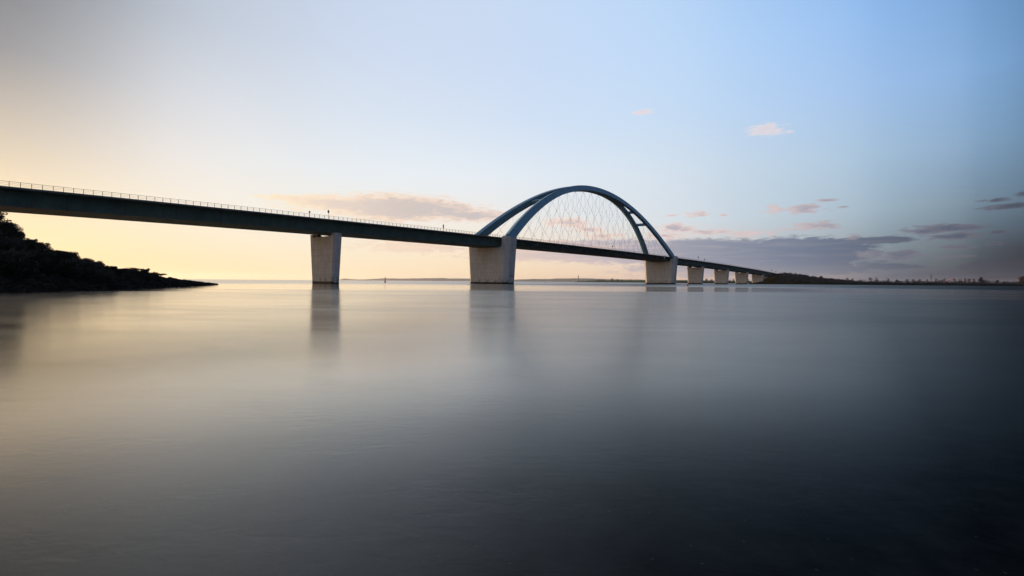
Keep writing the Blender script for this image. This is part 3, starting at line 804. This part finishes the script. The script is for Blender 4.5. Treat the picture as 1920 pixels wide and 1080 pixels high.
TR = [(1541, 760, 516.8, 15, 'tree_red', 'rounded brownish bush tree on the sloping end of the embankment', 'full'),
      (1557, 770, 520.5, 9, 'tree_dark', 'small dark tree at the foot of the embankment slope', 'full'),
      (1588, 775, 519.8, 11, 'tree_red', 'left one of the first pair of bare reddish trees after the embankment', 'bare'),
      (1598, 775, 521.0, 8, 'tree_red', 'right one of the first pair of bare reddish trees after the embankment', 'bare'),
      (1613, 780, 523.0, 9, 'tree_red', 'short bare tree standing between the first pair and the taller clump', 'bare'),
      (1632, 780, 519.6, 13, 'tree_red', 'broad bare tree leading the clump left of the long brush row', 'bare'),
      (1643, 780, 519.6, 10, 'tree_red', 'narrower bare tree behind the broad one in the clump', 'bare'),
      (1665, 785, 520.4, 9, 'tree_red', 'lone upright bare tree before the long brush row', 'bare'),
      (1682, 780, 524.0, 9, 'tree_dark', 'low dark tree at the left end of the long brush row', 'full'),
      (1702, 790, 522.2, 14, 'tree_red', 'reddish bushy tree opening the long brush row', 'bare'),
      (1714, 790, 521.6, 13, 'tree_red', 'reddish bushy tree in the middle of the long brush row', 'bare'),
      (1723, 790, 522.4, 10, 'tree_red', 'reddish bushy tree closing the long brush row', 'bare'),
      (1738, 795, 523.0, 9, 'tree_red', 'small bare tree just left of the power pylon', 'bare'),
      (1755, 795, 521.3, 10, 'tree_red', 'bare tree just right of the power pylon', 'bare'),
      (1770, 800, 520.6, 14, 'tree_red', 'spreading bare tree above the white walled house', 'bare'),
      (1789, 800, 521.2, 10, 'tree_red', 'bare tree standing behind the red roofed house', 'bare'),
      (1801, 800, 521.6, 9, 'tree_red', 'first tall bare tree in the avenue right of the red roof', 'bare'),
      (1809, 800, 521.2, 9, 'tree_red', 'second tall bare tree in the avenue right of the red roof', 'bare'),
      (1817, 800, 521.4, 9, 'tree_red', 'third tall bare tree in the avenue right of the red roof', 'bare'),
      (1826, 800, 521.8, 8, 'tree_red', 'last tall bare tree in the avenue before the dark round tree', 'bare'),
      (1842, 790, 518.8, 17, 'tree_dark', 'large dark round crowned tree on the far right shore', 'full'),
      (1853, 790, 525.0, 8, 'tree_red', 'low reddish tree tucked against the large dark round tree', 'bare'),
      (1870, 790, 524.8, 9, 'tree_dark', 'small isolated dark round tree on the low right shore', 'full'),
      (1883, 790, 528.0, 7, 'tree_dark', 'lowest dark bush tree between the isolated tree and frame edge', 'full'),
      (1916, 760, 516.8, 14, 'tree_red', 'tall reddish tree cut by the right frame edge', 'full'),
      (1933, 760, 519.0, 14, 'tree_red', 'reddish tree just past the right frame edge', 'bare')]
for i, (x, d, yt, w, mt, lab, stl) in enumerate(TR):
    far_tree(x, d, yt, w, M[mt], lab, 300 + i, stl, 'trees along the far right shore')

def house(x, d, w, dep, hw, hr, roof, label, rz=0.0, base=None, group=None):
    zb = rshore_z(x, d) if base is None else base
    r_ = empty('house', (tanaz(x) * d, d, zb - .2), rz); tag(r_, label, 'house', group)
    m = MB(); m.loft([[(-w / 2, y, 0), (w / 2, y, 0), (w / 2, y, hw), (0, y, hw + hr), (-w / 2, y, hw)] for y in (-dep / 2, dep / 2)])
    fix_normals(m.build('wall', M['white_wall'], r_))
    m = MB()
    for sd in (-1, 1):
        m.loft([[(sd * (w / 2 + .4), y, hw - .4 * hr / (w / 2) + .03), (0, y, hw + hr + .03), (0, y, hw + hr + .28), (sd * (w / 2 + .4), y, hw - .4 * hr / (w / 2) + .28)] for y in (-dep / 2 - .3, dep / 2 + .3)])
    fix_normals(m.build('roof', M[roof], r_))
    return r_
house(1783, 770, 7.5, 10, 3.0, 3.4, 'roof_red', 'white gabled house with steep red roof among the far right trees', rad(-28))
house(1766, 775, 6, 8, 2.8, 2.2, 'roof_grey', 'small white walled house half hidden left of the red roof', rad(35))

def lattice_pylon(x, d, ytop, label):
    zb = rshore_z(x, d); h = CAM_H + (hy(x) - ytop) * d / F - zb
    r_ = empty('power_pylon', (tanaz(x) * d, d, zb), rad(20)); tag(r_, label, 'pylon')
    m = MB(); b_ = h * .10
    def leg(i, z): k_ = b_ * (1 - z / h * .88); return (k_ * (1 if i in (0, 1) else -1), k_ * (1 if i in (0, 3) else -1), z)
    for i in range(4): m.tube([leg(i, 0), leg(i, h)], .14, 4)
    zs = [h * q for q in (0, .18, .34, .48, .6, .7, .79, .87, .94, 1)]
    for a, c in zip(zs, zs[1:]):
        for i in range(4): m.tube([leg(i, a), leg((i + 1) % 4, c)], .07, 3); m.tube([leg((i + 1) % 4, a), leg(i, c)], .07, 3)
    m.build('lattice_body', M['lattice'], r_)
    for q, wd in ((.70, .24), (.85, .18)):
        m = MB()
        for sd in (-1, 1): m.tube([(0, 0, h * q), (sd * h * wd, 0, h * q)], .12, 4); m.tube([(0, 0, h * (q + .05)), (sd * h * wd, 0, h * q)], .09, 4)
        m.build('crossarm', M['lattice'], r_)
lattice_pylon(1746, 1150, 513.6, 'thin lattice power pylon rising above the far right trees')

# ================================================================== FAR COAST
def ridge(name, tab, d0, dep, mat, x0, x1, n, seed, amp):
    g = random.Random(seed); m = MB(); vs = []; fs = []; cols_ = [(-.06, -1.5), (0, .2), (.12, .55), (.45, 1.0), (1.0, .96)]
    for i in range(n + 1):
        x = x0 + (x1 - x0) * i / n; zt = CAM_H + (hy(x) - interp(tab, x)) * (d0 + dep * .45) / F + g.uniform(-amp, amp)
        zt = max(zt, .5)
        for q, k_ in cols_:
            d = d0 + dep * q; vs.append((tanaz(x) * d, d, zt * k_ if k_ > 0 else k_))
    c = len(cols_)
    for i in range(n):
        for j in range(c - 1):
            a = i * c + j; fs.append((a, a + c, a + c + 1, a + 1))
    m.add(vs, fs); return tag(fix_normals(m.build(name, mat)), kind='structure')
ridge('hills', [(632, 525.6), (645, 521.8), (655, 523.0), (672, 524.3), (690, 523.6), (715, 521.9), (760, 522.4), (800, 521.6), (830, 521.4), (845, 522.2), (885, 522.3), (930, 523.6), (965, 524.2), (1000, 522.9), (1022, 523.2), (1045, 522.2), (1080, 521.7), (1115, 522.4), (1140, 523.5), (1200, 524.2), (1300, 525), (1420, 526.5), (1600, 528)],
      11500, 1500, M['far_land'], 632, 1600, 160, 4, 3.0)
ridge('dyke', [(1080, 527.9), (1100, 526.6), (1130, 526.0), (1160, 526.2), (1205, 525.3), (1260, 525.6), (1330, 526.6), (1420, 527.6)], 3000, 260, M['meadow'], 1078, 1440, 60, 8, .25)
far_t = [(1124, 2950, 522.8, 9, 'low dark tree at the left end of the green dyke'), (1133, 2950, 523.2, 7, 'small tree right beside the left end tree of the dyke'),
         (1148, 2950, 520.8, 7, 'tallest tree on the green dyke seen below the arch'), (1158, 2950, 522.3, 7, 'tree right of the tallest one on the green dyke'),
         (1166, 2950, 523.4, 6, 'smallest tree on the green dyke below the arch'), (1182, 2950, 523.0, 5, 'lone tree on the dyke near the right arch pier'),
         (1278, 2000, 525.6, 8, 'low tree just right of the right arch pier'), (1325, 1800, 520.6, 9, 'taller left tree between the first two piers right of the arch'),
         (1334, 1800, 522.0, 9, 'lower right tree between the first two piers right of the arch'), (1368, 1800, 524.0, 9, 'bushy tree between the second and third piers right of the arch'),
         (1375, 1800, 523.2, 6, 'slim tree close to the third pier right of the arch'), (1403, 1700, 523.4, 7, 'tree seen in the narrow gap before the last pier')]
for i, (x, d, yt, w, lab) in enumerate(far_t):
    far_tree(x, d, yt, w, M['tree_far'], lab, 500 + i, 'full', 'distant trees on the far shore', base=2.0 if d < 2500 else 3.5, n=260)
m = MB(); vs = []; fs = []
for i in range(41):
    x = 1268 + 160 * i / 40
    for q, z_ in ((0, -1), (12, .5), (60, 3.0), (500, 3.2)): vs.append((tanaz(x) * (1650 + q), 1650 + q, z_))
for i in range(40):
    for j in range(3): a = i * 4 + j; fs.append((a, a + 4, a + 5, a + 1))
m.add(vs, fs); tag(fix_normals(m.build('far_bank', M['bank'])), kind='structure')
rs = random.Random(33); m = MB()
for _ in range(260):
    x = rs.uniform(1270, 1424); d = 1650 + rs.uniform(40, 160); h = rs.uniform(2, 5.5)
    leaves(m, [((tanaz(x) * d, d, 2.6 + h * .4), (h * 2, h * 2, h * .6))], 20, .9, rs)
tag(m.build('hedge_belt', M['tree_far']), 'low bushy hedge belt on the land behind the right hand piers', 'hedge', kind='stuff')
rs = random.Random(34); m = MB()
for _ in range(150):
    x = rs.uniform(1118, 1182) if rs.random() < .7 else rs.uniform(1085, 1205); d = 3000 + rs.uniform(40, 90); h = rs.uniform(2, 6)
    leaves(m, [((tanaz(x) * d, d, 9 + h * .3), (h * 2.2, h * 2, h * .6))], 18, 1.3, rs)
tag(m.build('dyke_scrub', M['tree_far']), 'thin line of bushes along the green dyke below the arch', 'bushes', kind='stuff')

# radio tower
d = 3300; p = at(1084.4, d); zt = CAM_H + (hy(1084) - 512.9) * d / F
rt = empty('radio_tower', (p.x, p.y, 4)); tag(rt, 'tall slender radio tower on the far coast under the arch', 'tower')
m = MB(); m.lathe([(2.6, 0), (2.2, zt * .25), (1.8, zt * .55)], 10); m.build('shaft', M['lattice'], rt)
m = MB(); m.lathe([(2.0, zt * .5), (3.4, zt * .53), (3.4, zt * .60), (1.9, zt * .63)], 12); m.build('platform', M['lattice'], rt)
m = MB(); m.lathe([(1.1, zt * .60), (.9, zt * .78), (.5, zt * .80), (.3, zt - 4)], 8); m.build('antenna', M['lattice'], rt)

# white houses of the far village
VIL = [(644, 14, 'white house at the left end of the far low coast'), (699, 16, 'white house in the dip of the far coast left of the spar buoy'), (732, 12, 'first white house of the row right of the spar buoy'),
       (735.5, 10, 'second white house of the row right of the spar buoy'), (739, 11, 'last white house of the row right of the spar buoy'),
       (770, 18, 'wide white building midway along the far coast'), (782, 13, 'white house right of the wide white building on the far coast'), (849, 15, 'white house near the left arch pier on the far coast'),
       (975, 14, 'white house right of the left arch pier on the far coast')]
for i, (x, w, lab) in enumerate(VIL):
    house(x, 11530, w * 1.7, 16, 11, 8, 'roof_grey', lab, rad(15 * (i % 3 - 1)), base=2.5, group='white houses on the far coast')

# ================================================================== BUOYS AND STAKES
p = at(721.8, 345)
b = empty('spar_buoy', (p.x, p.y, 0)); tag(b, 'slim red spar buoy with sunlit orange top on the water left of arch pier', 'buoy')
m = MB(); m.lathe([(.25, -.8), (.62, -.5), (.66, .35), (.45, .8)], 14); m.build('float', M['red_paint'], b, True)
m = MB(); m.lathe([(.36, .803), (.30, 2.4), (.26, 3.1)], 12); m.build('tower', M['lit_red'], b, True)
m = MB(); m.lathe([(.34, 3.103), (.34, 3.7), (.1, 3.8)], 12); m.build('topmark', M['red_paint'], b, True)
b.rotation_euler = (0, rad(2), 0)
p = at(1288.8, 235)
b = empty('red_buoy', (p.x, p.y, 0)); tag(b, 'squat red buoy floating before the piers right of the arch', 'buoy')
m = MB(); m.lathe([(.3, -.5), (.62, -.3), (.68, .12), (.5, .3)], 16); m.build('float', M['red_paint'], b, True)
m = MB(); m.lathe([(.34, .303), (.2, .72), (.16, .86)], 12); m.build('cone', M['red_paint'], b, True)
p = at(1441.6, 335)
b = empty('mooring_stake', (p.x, p.y, 0)); tag(b, 'thin dark stake standing in the water before the bridge end', 'stake')
m = MB(); m.tube([(0, 0, -1), (.05, 0, 1.0), (.08, 0, 1.45)], [.2, .17, .15], 8); m.build('pile', M['dark_wood'], b)
m = MB(); m.lathe([(.24, 1.453), (.26, 1.6), (.05, 1.72)], 8); m.build('cap', M['dark_wood'], b)
p = at(1022.5, 640)
b = empty('small_buoy', (p.x, p.y, 0)); tag(b, 'tiny dark buoy on the water under the arch', 'buoy')
m = MB(); m.lathe([(.3, -.5), (.6, -.2), (.6, .2), (.3, .45)], 10); m.build('float', M['dark_wood'], b, True)
m = MB(); m.lathe([(.12, .453), (.12, 1.0)], 6); m.build('staff', M['dark_wood'], b)

# ================================================================== HAZE
m = MB(); m.box(-14800, 14800, -14800, 14800, -3.5, 130)
hz = m.build('haze', None); tag(hz, kind='stuff')
hm = bpy.data.materials.new('haze_air'); hm.use_nodes = True; nt = hm.node_tree
for nd in list(nt.nodes):
    if nd.type != 'OUTPUT_MATERIAL': nt.nodes.remove(nd)
pv = nt.nodes.new('ShaderNodeVolumePrincipled'); pv.inputs['Color'].default_value = (.90, .90, .92, 1); pv.inputs['Density'].default_value = 2.6e-5
pv.inputs['Anisotropy'].default_value = .5
nt.links.new(pv.outputs[0], [n for n in nt.nodes if n.type == 'OUTPUT_MATERIAL'][0].inputs['Volume'])
hz.data.materials.append(hm); hz.display_type = 'WIRE'

# ================================================================== CAMERA AND RENDER
cam = bpy.data.cameras.new('camera'); co = bpy.data.objects.new('camera', cam); COL.objects.link(co)
cam.sensor_width = 36; cam.lens = 36 * F / 1920; cam.clip_start = .1; cam.clip_end = 40000
cam.shift_y = -(540 - 527.55) / 1920
co.location = (0, 0, CAM_H)
co.rotation_euler = (Matrix.Rotation(math.pi / 2, 4, 'X') @ Matrix.Rotation(ROLL, 4, 'Z')).to_euler()
sc.camera = co
sc.view_settings.view_transform = 'Standard'; sc.view_settings.look = 'None'
sc.view_settings.exposure = 0; sc.view_settings.gamma = 1
sc.render.engine = 'CYCLES'
sc.cycles.use_denoising = True
sc.cycles.max_bounces = 6; sc.cycles.volume_bounces = 1; sc.cycles.glossy_bounces = 3; sc.cycles.transparent_max_bounces = 8
sc.cycles.sample_clamp_indirect = 4; sc.cycles.caustics_reflective = False; sc.cycles.caustics_refractive = False
